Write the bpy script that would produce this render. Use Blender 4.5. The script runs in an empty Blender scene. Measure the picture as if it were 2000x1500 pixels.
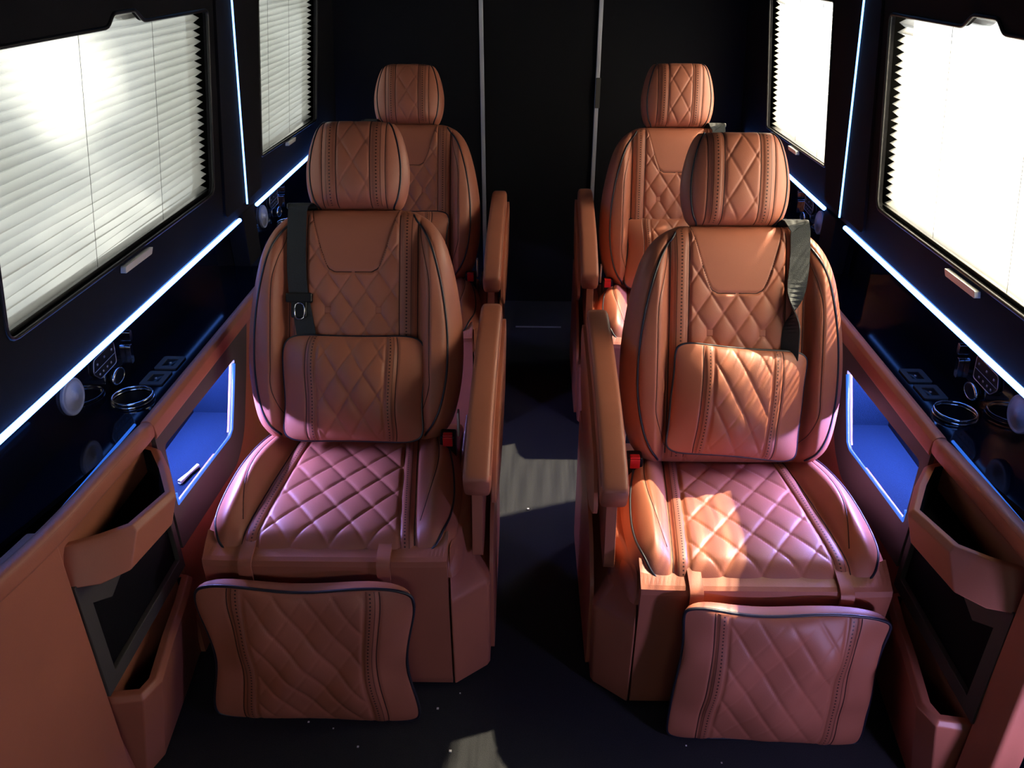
import bpy, bmesh, math, random
import numpy as np
from mathutils import Vector, Matrix
from mathutils.geometry import tessellate_polygon

SC = bpy.context.scene
COL = SC.collection
PI = math.pi

# ------------------------------------------------------------------ camera
CAM_H = 1.55
FPX = 1550.0
cam_d = bpy.data.cameras.new('camera')
cam = bpy.data.objects.new('camera', cam_d)
COL.objects.link(cam)
cam_d.sensor_fit = 'HORIZONTAL'
cam_d.sensor_width = 36.0
cam_d.lens = FPX / 2000.0 * 36.0
cam_d.clip_start = 0.02
cam.location = (0, 0, CAM_H)
yd = Vector((54.0, -857.0, FPX)).normalized()          # world +y in camera axes (right, down, forward)
zu = Vector((0.0, -yd[2], yd[1])).normalized()
xr = yd.cross(zu)
if xr[0] < 0:
    xr = -xr
right = Vector((xr[0], yd[0], zu[0]))
down = Vector((xr[1], yd[1], zu[1]))
fwd = Vector((xr[2], yd[2], zu[2]))
M = Matrix((right, -down, -fwd)).transposed()
cam.rotation_euler = M.to_euler()
SC.camera = cam

# ------------------------------------------------------------------ exposure, sky, sun
SC.view_settings.view_transform = 'Standard'
SC.view_settings.look = 'None'
SC.view_settings.gamma = 1.0
SC.view_settings.use_curve_mapping = False
SC.view_settings.exposure = 0.0
SC.cycles.max_bounces = 8
SC.cycles.transparent_max_bounces = 16
SC.cycles.sample_clamp_indirect = 6.0
SC.cycles.caustics_reflective = False
SC.cycles.caustics_refractive = False

SKY_STRENGTH = 1.9
NICHE_W = 32.0
STEP_W = 6.5
SUN_STRENGTH = 115.0
BLIND_CLEAR = 0.34

world = bpy.data.worlds.new('sky')
SC.world = world
world.use_nodes = True
wn = world.node_tree
wn.nodes.clear()
w_out = wn.nodes.new('ShaderNodeOutputWorld')
w_bg = wn.nodes.new('ShaderNodeBackground')
w_tc = wn.nodes.new('ShaderNodeTexCoord')
w_no = wn.nodes.new('ShaderNodeTexNoise')
w_no.inputs['Scale'].default_value = 3.2
w_no.inputs['Detail'].default_value = 3.0
w_rp = wn.nodes.new('ShaderNodeValToRGB')
e = w_rp.color_ramp.elements
e[0].position = 0.38; e[0].color = (0.20, 0.22, 0.21, 1)
e[1].position = 0.64; e[1].color = (2.6, 2.55, 2.25, 1)
w_rp.color_ramp.elements.new(0.50).color = (0.55, 0.58, 0.58, 1)
wn.links.new(w_tc.outputs['Generated'], w_no.inputs['Vector'])
wn.links.new(w_no.outputs['Fac'], w_rp.inputs['Fac'])
w_sp = wn.nodes.new('ShaderNodeSeparateXYZ')
wn.links.new(w_tc.outputs['Generated'], w_sp.inputs[0])
w_mr = wn.nodes.new('ShaderNodeMapRange')           # open bright sky on the right, trees and buildings on the left
w_mr.interpolation_type = 'SMOOTHSTEP'
w_mr.inputs['From Min'].default_value = -0.25
w_mr.inputs['From Max'].default_value = 0.30
wn.links.new(w_sp.outputs[0], w_mr.inputs['Value'])
w_mx = wn.nodes.new('ShaderNodeMix'); w_mx.data_type = 'RGBA'
w_mx.inputs['B'].default_value = (1.9, 1.95, 2.0, 1)
wn.links.new(w_mr.outputs['Result'], w_mx.inputs['Factor'])
wn.links.new(w_rp.outputs['Color'], w_mx.inputs['A'])
wn.links.new(w_mx.outputs['Result'], w_bg.inputs['Color'])
w_bg.inputs['Strength'].default_value = SKY_STRENGTH
wn.links.new(w_bg.outputs['Background'], w_out.inputs['Surface'])

sun_d = bpy.data.lights.new('sun', 'SUN')
sun = bpy.data.objects.new('sun', sun_d)
COL.objects.link(sun)
sun_d.energy = SUN_STRENGTH
sun_d.color = (1.0, 0.84, 0.60)
sun_d.angle = math.radians(1.0)
ts = Vector((0.850 * math.cos(math.radians(48)), 0.527 * math.cos(math.radians(48)), math.sin(math.radians(48))))
sun.rotation_euler = ts.to_track_quat('Z', 'Y').to_euler()

# ------------------------------------------------------------------ materials
def nodes(name):
    m = bpy.data.materials.new(name)
    m.use_nodes = True
    nt = m.node_tree
    b = nt.nodes['Principled BSDF']
    return m, nt, b

def simple(name, col, rough=0.5, metal=0.0, spec=0.5, bump=0.0, bscale=200.0, coat=0.0, var=0.0, emit=None, est=0.0):
    m, nt, b = nodes(name)
    b.inputs['Base Color'].default_value = (*col, 1)
    b.inputs['Roughness'].default_value = rough
    b.inputs['Metallic'].default_value = metal
    b.inputs['Specular IOR Level'].default_value = spec
    b.inputs['Coat Weight'].default_value = coat
    if bump or var:
        tc = nt.nodes.new('ShaderNodeTexCoord')
        no = nt.nodes.new('ShaderNodeTexNoise')
        no.inputs['Scale'].default_value = bscale
        no.inputs['Detail'].default_value = 4
        nt.links.new(tc.outputs['Object'], no.inputs['Vector'])
        if bump:
            bp = nt.nodes.new('ShaderNodeBump')
            bp.inputs['Strength'].default_value = bump
            bp.inputs['Distance'].default_value = 0.002
            nt.links.new(no.outputs['Fac'], bp.inputs['Height'])
            nt.links.new(bp.outputs['Normal'], b.inputs['Normal'])
        if var:
            rp = nt.nodes.new('ShaderNodeValToRGB')
            rp.color_ramp.elements[0].position = 0.3
            rp.color_ramp.elements[1].position = 0.7
            rp.color_ramp.elements[0].color = (*[c * (1 - var) for c in col], 1)
            rp.color_ramp.elements[1].color = (*[min(1, c * (1 + var)) for c in col], 1)
            nt.links.new(no.outputs['Fac'], rp.inputs['Fac'])
            nt.links.new(rp.outputs['Color'], b.inputs['Base Color'])
    if emit:
        b.inputs['Emission Color'].default_value = (*emit, 1)
        b.inputs['Emission Strength'].default_value = est
    return m

LEATHER_COL = (0.425, 0.142, 0.083)

def leather(name, col, rough=0.46, perforated=False):
    m, nt, b = nodes(name)
    b.inputs['Roughness'].default_value = rough
    b.inputs['Specular IOR Level'].default_value = 0.42
    tc = nt.nodes.new('ShaderNodeTexCoord')
    no = nt.nodes.new('ShaderNodeTexNoise')
    no.inputs['Scale'].default_value = 9
    no.inputs['Detail'].default_value = 3
    nt.links.new(tc.outputs['Object'], no.inputs['Vector'])
    mix = nt.nodes.new('ShaderNodeMix'); mix.data_type = 'RGBA'
    mix.inputs['A'].default_value = (*[c * 0.90 for c in col], 1)
    mix.inputs['B'].default_value = (*[c * 1.08 for c in col], 1)
    nt.links.new(no.outputs['Fac'], mix.inputs['Factor'])
    vo = nt.nodes.new('ShaderNodeTexVoronoi')
    vo.inputs['Scale'].default_value = 520
    nt.links.new(tc.outputs['Object'], vo.inputs['Vector'])
    bp = nt.nodes.new('ShaderNodeBump')
    bp.inputs['Strength'].default_value = 0.10
    bp.inputs['Distance'].default_value = 0.001
    nt.links.new(vo.outputs['Distance'], bp.inputs['Height'])
    nt.links.new(bp.outputs['Normal'], b.inputs['Normal'])
    src = mix.outputs['Result']
    if perforated:
        # decorative band: stitched seams on both edges and one row of punched holes (UV: u across 0..1, v along in metres)
        sp = nt.nodes.new('ShaderNodeSeparateXYZ')
        nt.links.new(tc.outputs['UV'], sp.inputs[0])

        def math_n(op, a, bb=None, c=None):
            n = nt.nodes.new('ShaderNodeMath'); n.operation = op
            for i, v in enumerate((a, bb, c)):
                if v is None:
                    continue
                if isinstance(v, (int, float)):
                    n.inputs[i].default_value = v
                else:
                    nt.links.new(v, n.inputs[i])
            return n.outputs[0]
        u, v = sp.outputs[0], sp.outputs[1]
        du = math_n('MULTIPLY', math_n('SUBTRACT', u, 0.42), 0.030)
        dv = math_n('SUBTRACT', math_n('MODULO', v, 0.0085), 0.00425)
        d2 = math_n('ADD', math_n('MULTIPLY', du, du), math_n('MULTIPLY', dv, dv))
        hole = math_n('LESS_THAN', d2, 0.0019 ** 2)
        l1 = math_n('LESS_THAN', math_n('ABSOLUTE', math_n('SUBTRACT', u, 0.10)), 0.030)
        l2 = math_n('LESS_THAN', math_n('ABSOLUTE', math_n('SUBTRACT', u, 0.72)), 0.030)
        msk = math_n('MAXIMUM', hole, math_n('MULTIPLY', math_n('MAXIMUM', l1, l2), 0.7))
        mx = nt.nodes.new('ShaderNodeMix'); mx.data_type = 'RGBA'
        mx.inputs['B'].default_value = (0.045, 0.012, 0.008, 1)
        nt.links.new(src, mx.inputs['A'])
        nt.links.new(msk, mx.inputs['Factor'])
        src = mx.outputs['Result']
    nt.links.new(src, b.inputs['Base Color'])
    return m

MAT = {}
MAT['leather'] = leather('terracotta_leather', LEATHER_COL)
MAT['band'] = leather('terracotta_leather_perforated_band', tuple(c * 0.82 for c in LEATHER_COL), perforated=True)
MAT['vinyl'] = leather('terracotta_trim', tuple(c * 0.95 for c in LEATHER_COL), rough=0.42)
MAT['thread'] = simple('dark_thread', (0.05, 0.013, 0.009), 0.7)
MAT['piping'] = simple('navy_piping', (0.012, 0.012, 0.022), 0.38, spec=0.6)
MAT['suede'] = simple('black_suede', (0.010, 0.0097, 0.0112), 0.95, spec=0.15, bump=0.25, bscale=900, var=0.25)
MAT['carpet'] = simple('black_carpet', (0.030, 0.031, 0.034), 0.97, spec=0.1, bump=0.8, bscale=700, var=0.35)
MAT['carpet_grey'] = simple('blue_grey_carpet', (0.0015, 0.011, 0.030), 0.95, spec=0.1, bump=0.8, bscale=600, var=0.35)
MAT['gloss'] = simple('piano_black', (0.004, 0.004, 0.006), 0.07, spec=0.55)
MAT['plastic'] = simple('black_plastic', (0.008, 0.008, 0.009), 0.35, spec=0.4)
MAT['grey_trim'] = simple('dark_grey_trim', (0.065, 0.060, 0.053), 0.6, spec=0.3, bump=0.15, bscale=400)
MAT['net_and_shade'] = simple('black_net_and_pocket_shade', (0.006, 0.006, 0.007), 0.85, spec=0.1, bump=0.6, bscale=600)  # black of the pocket net, reused for shade painted inside the pockets
MAT['chrome'] = simple('chrome', (0.75, 0.76, 0.80), 0.12, metal=1.0)
MAT['silver'] = simple('satin_silver', (0.55, 0.55, 0.58), 0.32, metal=1.0)
MAT['alu'] = simple('brushed_aluminium', (0.50, 0.51, 0.54), 0.5, metal=0.7)
MAT['grille'] = simple('grey_speaker_grille', (0.30, 0.30, 0.33), 0.5, metal=0.3, bump=0.4, bscale=500)
MAT['webbing'] = simple('black_webbing', (0.030, 0.034, 0.036), 0.7, spec=0.3, bump=0.5, bscale=600)
MAT['red'] = simple('red_plastic', (0.62, 0.02, 0.025), 0.3, spec=0.5)
MAT['white'] = simple('white_plastic', (0.75, 0.75, 0.73), 0.4)
MAT['led'] = simple('led_strip_light', (0.1, 0.1, 0.1), 0.5, emit=(0.09, 0.26, 1.0), est=14.0)
MAT['led_thin'] = simple('led_pillar_light', (0.1, 0.1, 0.1), 0.5, emit=(0.14, 0.38, 1.0), est=6.5)
MAT['led_edge'] = simple('led_edge_light', (0.01, 0.02, 0.04), 0.5, emit=(0.035, 0.20, 1.0), est=0.7)
MAT['led_guide'] = simple('blue_light_guide', (0.01, 0.03, 0.05), 0.4, emit=(0.045, 0.22, 1.0), est=0.85)
MAT['led_violet'] = simple('led_violet_light', (0.1, 0.1, 0.1), 0.5, emit=(0.40, 0.40, 1.0), est=8.0)
MAT['icon'] = simple('white_icon', (0.30, 0.30, 0.34), 0.5)

def blind_mat(name, clear):
    m = bpy.data.materials.new(name); m.use_nodes = True
    nt = m.node_tree; nt.nodes.clear()
    out = nt.nodes.new('ShaderNodeOutputMaterial')
    tl = nt.nodes.new('ShaderNodeBsdfTranslucent'); tl.inputs[0].default_value = (0.83, 0.83, 0.80, 1)
    df = nt.nodes.new('ShaderNodeBsdfDiffuse'); df.inputs[0].default_value = (0.55, 0.54, 0.50, 1)
    tp = nt.nodes.new('ShaderNodeBsdfTransparent')
    m1 = nt.nodes.new('ShaderNodeMixShader'); m1.inputs[0].default_value = 0.35
    m2 = nt.nodes.new('ShaderNodeMixShader'); m2.inputs[0].default_value = clear
    nt.links.new(tl.outputs[0], m1.inputs[1]); nt.links.new(df.outputs[0], m1.inputs[2])
    nt.links.new(m1.outputs[0], m2.inputs[1]); nt.links.new(tp.outputs[0], m2.inputs[2])
    nt.links.new(m2.outputs[0], out.inputs[0])
    return m
MAT['blind'] = blind_mat('pleated_blind_fabric', BLIND_CLEAR)

def glass_mat():
    m = bpy.data.materials.new('window_glass'); m.use_nodes = True
    nt = m.node_tree; nt.nodes.clear()
    out = nt.nodes.new('ShaderNodeOutputMaterial')
    tp = nt.nodes.new('ShaderNodeBsdfTransparent'); tp.inputs[0].default_value = (0.92, 0.93, 0.92, 1)
    gl = nt.nodes.new('ShaderNodeBsdfGlossy'); gl.inputs['Roughness'].default_value = 0.02
    mx = nt.nodes.new('ShaderNodeMixShader'); mx.inputs[0].default_value = 0.05
    nt.links.new(tp.outputs[0], mx.inputs[1]); nt.links.new(gl.outputs[0], mx.inputs[2])
    nt.links.new(mx.outputs[0], out.inputs[0])
    return m
MAT['glass'] = glass_mat()

# ------------------------------------------------------------------ mesh helpers
ZO = 0.0        # raises or lowers a seat's upholstery above its floor-standing base
MX = 1.0        # -1 mirrors everything a builder makes in x (right-hand things)

def mk(name, V, F, mat, parent=None, smooth=True, uv=None, loc=None, rot=None, bev=0.0, seg=3):
    V = np.array(V, dtype=float).reshape(-1, 3).copy()
    if MX < 0:
        V[:, 0] *= -1
    if ZO:
        if loc is not None:
            loc = (loc[0], loc[1], loc[2] + ZO)
        elif name in ('armrest', 'arm_support', 'armrest_side') or (parent is not None and parent.name.startswith('armrest')):
            pass
        elif parent is not None and parent.type == 'EMPTY':
            V[:, 2] += ZO*np.clip((V[:, 2]-0.03)/0.25, 0, 1)
        elif parent is not None and parent.location.length < 1e-6:
            V[:, 2] += ZO
    me = bpy.data.meshes.new(name)
    if isinstance(F, np.ndarray):
        F = F.tolist()
    if MX < 0:
        F = [tuple(reversed(f)) for f in F]
    me.from_pydata(V.tolist(), [], F)
    if uv is not None:
        ul = me.uv_layers.new(name='UVMap')
        uva = np.array(uv, dtype=float)
        idx = np.empty(len(me.loops), dtype=np.int32)
        me.loops.foreach_get('vertex_index', idx)
        ul.data.foreach_set('uv', uva[idx].ravel())
    me.polygons.foreach_set('use_smooth', [smooth] * len(me.polygons))
    me.materials.append(MAT[mat] if isinstance(mat, str) else mat)
    me.update()
    o = bpy.data.objects.new(name, me)
    COL.objects.link(o)
    if parent is not None:
        o.parent = parent
    if loc is not None:
        o.location = (loc[0] * MX, loc[1], loc[2])
    if rot is not None:
        o.rotation_euler = (rot[0], rot[1] * MX, rot[2] * MX)
    if bev > 0:
        md = o.modifiers.new('bevel', 'BEVEL')
        md.width = bev; md.segments = seg; md.limit_method = 'ANGLE'; md.angle_limit = math.radians(28)
        md.harden_normals = False
        if not smooth:
            me.polygons.foreach_set('use_smooth', [True] * len(me.polygons))
        wn_ = o.modifiers.new('wn', 'WEIGHTED_NORMAL'); wn_.keep_sharp = True
    return o

class MB:
    """collects shapes into one mesh"""
    def __init__(s): s.V = []; s.F = []; s.UV = []
    def add(s, V, F, uv=None):
        n = len(s.V)
        s.V += [tuple(map(float, v)) for v in V]
        s.F += [tuple(int(i) + n for i in f) for f in F]
        s.UV += [tuple(map(float, t)) for t in uv] if uv is not None else [(0, 0)] * len(V)
        return s
    def box(s, a, b):
        x0, y0, z0 = [min(a[i], b[i]) for i in range(3)]; x1, y1, z1 = [max(a[i], b[i]) for i in range(3)]
        V = [(x0,y0,z0),(x1,y0,z0),(x1,y1,z0),(x0,y1,z0),(x0,y0,z1),(x1,y0,z1),(x1,y1,z1),(x0,y1,z1)]
        F = [(0,3,2,1),(4,5,6,7),(0,1,5,4),(1,2,6,5),(2,3,7,6),(3,0,4,7)]
        return s.add(V, F)
    def tube(s, P, r, closed=False, n=8):
        V, F = tube(P, r, closed, n); return s.add(V, F)
    def build(s, name, mat, parent=None, smooth=True, **k):
        return mk(name, s.V, s.F, mat, parent, smooth, uv=s.UV, **k)

def tube(P, r, closed=False, n=8):
    P = np.array(P, dtype=float); N = len(P)
    R = np.full(N, r) if np.isscalar(r) else np.array(r, dtype=float)
    if closed:
        T = np.roll(P, -1, 0) - np.roll(P, 1, 0)
    else:
        T = np.gradient(P, axis=0)
    T /= np.linalg.norm(T, axis=1)[:, None] + 1e-12
    ref = np.array([0, 0, 1.0])
    if abs(T[0] @ ref) > 0.9:
        ref = np.array([1.0, 0, 0])
    a = np.cross(T[0], ref); a /= np.linalg.norm(a)
    V = []
    for i in range(N):
        a = a - T[i] * (a @ T[i]); a /= np.linalg.norm(a) + 1e-12
        b = np.cross(T[i], a)
        for k in range(n):
            t = 2 * PI * k / n
            V.append(P[i] + R[i] * (math.cos(t) * a + math.sin(t) * b))
    F = []
    for i in range(N if closed else N - 1):
        j = (i + 1) % N
        for k in range(n):
            l = (k + 1) % n
            F.append((i*n+k, i*n+l, j*n+l, j*n+k))
    if not closed:
        F.append(tuple(range(n - 1, -1, -1))); F.append(tuple((N-1)*n + k for k in range(n)))
    return V, F

def catmull(P, m=10, closed=False):
    P = np.array(P, dtype=float); N = len(P); out = []
    rng = range(N) if closed else range(N - 1)
    for i in rng:
        if closed:
            p0, p1, p2, p3 = P[(i-1) % N], P[i], P[(i+1) % N], P[(i+2) % N]
        else:
            p1, p2 = P[i], P[i+1]
            p0 = P[i-1] if i > 0 else 2*p1 - p2
            p3 = P[i+2] if i + 2 < N else 2*p2 - p1
        for k in range(m):
            t = k / m
            out.append(0.5 * ((2*p1) + (-p0+p2)*t + (2*p0-5*p1+4*p2-p3)*t*t + (-p0+3*p1-3*p2+p3)*t**3))
    if not closed:
        out.append(P[-1])
    return np.array(out)

def rounded(P, r=0.01, m=5):
    """closed polygon with rounded corners (2D). r scalar or list"""
    P = [np.array(p, dtype=float) for p in P]; N = len(P); out = []
    rr = [r] * N if np.isscalar(r) else r
    for i in range(N):
        a, b, c = P[i-1], P[i], P[(i+1) % N]
        d1 = (a-b)/np.linalg.norm(a-b); d2 = (c-b)/np.linalg.norm(c-b)
        k = min(rr[i], 0.48*np.linalg.norm(a-b), 0.48*np.linalg.norm(c-b))
        if k <= 0:
            out.append(b); continue
        s, t = b + d1*k, b + d2*k
        for j in range(m + 1):
            q = j / m
            out.append((1-q)**2*s + 2*q*(1-q)*b + q*q*t)
    return [tuple(p) for p in out]

def prism(mapf, poly, holes, d0, d1):
    """extrude 2D polygon with holes. mapf(a,b,d) -> xyz"""
    loops = [list(poly)] + [list(h) for h in holes]
    flat = [p for l in loops for p in l]
    tri = tessellate_polygon([[Vector((p[0], p[1], 0)) for p in l] for l in loops])
    n = len(flat)
    V = [mapf(p[0], p[1], d0) for p in flat] + [mapf(p[0], p[1], d1) for p in flat]
    F = [tuple(t) for t in tri] + [tuple(i + n for i in reversed(t)) for t in tri]
    s = 0
    for l in loops:
        m = len(l)
        for i in range(m):
            j = (i + 1) % m
            F.append((s+i, s+j, s+j+n, s+i+n))
        s += m
    bm = bmesh.new()
    vs = [bm.verts.new(v) for v in V]
    for f in F:
        try: bm.faces.new([vs[i] for i in f])
        except Exception: pass
    bmesh.ops.recalc_face_normals(bm, faces=bm.faces)
    bm.verts.index_update()
    V2 = [tuple(v.co) for v in bm.verts]; F2 = [tuple(v.index for v in f.verts) for f in bm.faces]
    bm.free()
    return V2, F2

yz = lambda a, b, d: (d, a, b)      # polygon in (y,z), extruded along x
xy = lambda a, b, d: (a, b, d)      # polygon in (x,y), extruded along z
xz = lambda a, b, d: (a, d, b)

def empty(name, loc=(0,0,0), rz=0.0, label=None, cat=None, group=None):
    o = bpy.data.objects.new(name, None); COL.objects.link(o)
    o.empty_display_size = 0.05
    o.location = loc; o.rotation_euler = (0, 0, rz)
    tag(o, label, cat, group)
    return o

def tag(o, label=None, cat=None, group=None, kind=None):
    if label: o['label'] = label
    if cat: o['category'] = cat
    if group: o['group'] = group
    if kind: o['kind'] = kind
    return o

def dup(root, loc, rz=None, label=None, kids=None):
    def rec(o, p):
        c = o.copy(); COL.objects.link(c); c.parent = p
        for ch in kids_of[o.name]:
            rec(ch, c)
        return c
    kids_of = {}
    for o in SC.objects:
        kids_of.setdefault(o.name, [])
        if o.parent is not None:
            kids_of.setdefault(o.parent.name, []).append(o)
    r = rec(root, None)
    r.location = loc
    if rz is not None: r.rotation_euler = (r.rotation_euler[0], r.rotation_euler[1], rz)
    if label: r['label'] = label
    return r

def sm(x, a, b):
    t = np.clip((x - a) / (b - a), 0, 1); return t*t*(3-2*t)
def gr(d, w, depth):
    return -depth * np.exp(-(d / w) ** 2)

# ------------------------------------------------------------------ upholstered bodies
class Body:
    """closed cushion: outline half width W(b) over b in [b0,b1]; crown C(a,b,u,t) in front, Cb behind.
       out(a,b,c) maps lateral, along, outward to xyz"""
    def __init__(s, W, b0, b1, C, Cb, out, p=5.0, q=2.6, pb=9.0, qb=2.6, pinch=0.0):
        s.W, s.b0, s.b1, s.C, s.Cb, s.out = W, b0, b1, C, Cb, out
        s.p, s.q, s.pb, s.qb, s.pinch = p, q, pb, qb, pinch
    def ab(s, u, v):
        bm_, bh = (s.b0+s.b1)/2, (s.b1-s.b0)/2
        b = bm_ + bh*v*(1 - s.pinch*(1-u*u))
        return u*s.W(bm_ + bh*v), b
    full_back = False
    def rim(s, u, v, back=False):
        k = 9.0 if (back and s.full_back) else None
        f = np.clip(1-np.abs(u)**(k or s.p), 0, 1)**(1/s.q)
        g = np.clip(1-np.abs(v)**(k or s.pb), 0, 1)**(1/s.qb)
        return f*g
    wave = None
    corner = 0.0
    puff = 0.0
    def pos(s, u, v, lift=0.0, back=False):
        u = np.asarray(u, float); v = np.asarray(v, float)
        a, b = s.ab(u, v)
        if s.wave is not None: b = b + s.wave(u, v)
        if s.corner:
            bc = (s.b0+s.b1)/2
            a = a*(1-s.corner*np.abs(v)**7); b = bc + (b-bc)*(1-s.corner*1.2*np.abs(u)**9)
        r = s.rim(u, v, back)
        if back and s.puff: b = b + s.puff*r*np.clip(v, 0, 1)**3
        c = -s.Cb(a, b, u, v)*r if back else s.C(a, b, u, v)*r + lift
        return np.stack(s.out(a, b, c), -1)
    def at(s, a, b, lift=0.0):
        a = np.asarray(a, float); b = np.asarray(b, float)
        v = np.clip((b-(s.b0+s.b1)/2)/((s.b1-s.b0)/2), -1, 1)
        u = np.clip(a/s.W(b), -1, 1)
        return s.pos(u, v, lift)
    def mesh(s, nu, nv, mb=None, nb=28):
        mb = mb or MB()
        k = 0.55
        for (n1, n2, back) in ((nu, nv, False), (nb, nb, True)):
            t1 = np.linspace(-1, 1, n1); t2 = np.linspace(-1, 1, n2)
            u = t1*(1-k) + k*np.sin(PI/2*t1); v = t2*(1-k) + k*np.sin(PI/2*t2)
            U, Vv = np.meshgrid(u, v)
            P = s.pos(U, Vv, back=back).reshape(-1, 3)
            F = []
            for j in range(n2-1):
                for i in range(n1-1):
                    q = (j*n1+i, j*n1+i+1, (j+1)*n1+i+1, (j+1)*n1+i)
                    F.append(tuple(reversed(q)) if back else q)
            mb.add(P, F)
        return mb
    def flip_needed(s):
        p0 = s.pos(0, 0); pu = s.pos(0.01, 0); pv = s.pos(0, 0.01); o = s.pos(0, 0, 0.01)
        return np.dot(np.cross(pu-p0, pv-p0), o-p0) < 0

def body_obj(body, name, mat, parent, nu, nv, **k):
    mb = body.mesh(nu, nv)
    if body.flip_needed():
        mb.F = [tuple(reversed(f)) for f in mb.F]
    return mb.build(name, mat, parent, **k)

def band_strip(mb, body, inner, outer, bs, uvmode=False, lift=0.0022):
    """raised strip between a=inner(b) and a=outer(b); uvmode: a,b are u,v of the body"""
    n = 7; V = []; UV = []; L = 0; prev = None
    prof = [-0.004, 0.6, 1.0, 1.05, 1.0, 0.6, -0.004]
    for b in bs:
        i_, o_ = inner(b), outer(b)
        mid = None
        for k in range(n):
            w = k/(n-1); a = i_ + (o_-i_)*w
            l = lift*prof[k] if 0 < k < n-1 else -0.003
            p = body.pos(a, b, l) if uvmode else body.at(a, b, l)
            V.append(p)
            if k == 3: mid = p
        if prev is not None: L += float(np.linalg.norm(mid-prev))
        prev = mid
        UV += [(k/(n-1), L) for k in range(n)]
    F = []
    flip = body.flip_needed() != (inner(bs[0]) > outer(bs[0]))
    if (bs[-1] < bs[0]): flip = not flip
    for j in range(len(bs)-1):
        for k in range(n-1):
            q = (j*n+k, j*n+k+1, (j+1)*n+k+1, (j+1)*n+k)
            F.append(tuple(reversed(q)) if flip else q)
    mb.add(V, F, UV)

def quilt(a, b, w, h, depth=0.0035, wq=1.0):
    p = a/w + b/h; q = a/w - b/h
    dp = np.abs(p-np.round(p)); dq = np.abs(q-np.round(q))
    puff = np.abs(np.sin(PI*p))**0.45*(1-wq+wq*np.abs(np.sin(PI*q))**0.45)
    return depth*puff - 0.0018*(np.exp(-(dp/0.04)**2) + wq*np.exp(-(dq/0.04)**2))

def interp(xs, ys):
    xs = np.array(xs, float); ys = np.array(ys, float)
    # monotone smooth interpolation via cubic on dense catmull samples
    pts = catmull(np.stack([xs, ys], 1), 12)
    X, Y = pts[:, 0], pts[:, 1]
    return lambda t: np.interp(t, X, Y)

# ------------------------------------------------------------------ the captain seat (left-hand seat; aisle side is +x)
HY, HZ = 0.435, 0.425            # recline hinge

BW = interp([0.00, 0.05, 0.12, 0.20, 0.30, 0.40, 0.48, 0.53, 0.565, 0.585, 0.60],
            [0.210, 0.245, 0.264, 0.273, 0.271, 0.257, 0.238, 0.219, 0.194, 0.168, 0.135])
def back_C(a, b, u, t):
    A = np.abs(a)
    top = sm(b, 0.60, 0.45)
    c = 0.060 + 0.010*np.sin(PI*np.clip(b/0.6, 0, 1))
    # side bolsters
    c = c + 0.046*top*sm(A, 0.155, 0.200) - 0.016*top*sm(A, 0.225, 0.27)
    # valley on both sides of the band
    c = c + gr(A-0.166, 0.0075, 0.014*top+0.002) + gr(A-0.116, 0.004, 0.003)
    c = c - 0.005*np.exp(-((A-0.064)**2+(b-0.335)**2)/0.016**2)
    # bolster inner seam
    sx = 0.196 - 0.035*sm(b, 0.14, 0.03) - 0.03*sm(b, 0.38, 0.56)
    c = c + gr(A-sx, 0.0035, 0.0028*sm(b, 0.02, 0.05))
    # piping groove
    c = c + gr(A-(BW(b)-0.033), 0.004, 0.003)
    # yoke and quilted insert
    yl = yoke_low(A)
    inq = sm(0.116-A, 0.0, 0.006)*sm(yl-b, 0.0, 0.006)
    c = c + inq*quilt(a, b-0.432, 0.064, 0.097, 0.0055)
    c = c + np.where(A < 0.125, gr(b-yl, 0.004, 0.003), 0)
    return c
def yoke_low(A):
    # lower edge of the smooth yoke: flat to .052, rounded corner, then rising side
    return 0.432 + 0.010*sm(A, 0.045, 0.065) + np.clip((A-0.062)/0.050, 0, 1)**1.3*0.16
HHW = interp([0.0, 0.02, 0.06, 0.11, 0.16, 0.20, 0.225, 0.24], [0.108, 0.121, 0.131, 0.133, 0.126, 0.115, 0.104, 0.092])
def head_C(a, b, u, t):
    A = np.abs(a)
    c = 0.062 + 0.016*np.sin(PI*np.clip(b/0.24, 0, 1)) - 0.9*A*A
    pip = HHW(b)*0.865
    c = c + gr(A-pip, 0.0035, 0.003)
    c = c + sm(0.042-A, 0, 0.005)*quilt(a, b-0.115, 0.062, 0.112, 0.0028)
    c = c + gr(A-0.042, 0.003, 0.0015) + gr(A-0.080, 0.003, 0.0025)
    return c

CW = interp([0.0, 0.03, 0.08, 0.16, 0.26, 0.36, 0.44, 0.48], [0.272, 0.288, 0.296, 0.298, 0.292, 0.274, 0.256, 0.235])
def cq(b):          # half width of the quilted seat centre
    return 0.158 - 0.040*np.clip(b/0.44, 0, 1)
def cush_C(a, b, u, t):
    A = np.abs(a); q = cq(b)
    c = 0.090 + 0.008*np.sin(PI*np.clip(b/0.48, 0, 1)) - 0.012*sm(b, 0.05, 0.0)
    w = q+0.034
    bol = sm(A, w-0.004, w+0.046)
    c = c + bol*(0.020 + 0.024*np.sin(PI*np.clip(b/0.44, 0, 1)))*sm(b, -0.05, 0.08) - 0.055*np.clip((A-0.222)/0.072, 0, 1.1)**1.9
    c = c + gr(A-w, 0.006, 0.008) + gr(A-q, 0.004, 0.003)
    ctr = sm(q-A, 0, 0.006)
    c = c + ctr*quilt(a, b-0.02, 0.084, 0.104, 0.0046)
    c = c + gr(A-bolster_seam(b), 0.004, 0.0030)*sm(b, 0.05, 0.08)
    return c
def bolster_seam(b):
    return 0.186 + 0.036*np.sin(PI*np.clip((b-0.03)/0.44, 0, 1))


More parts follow.
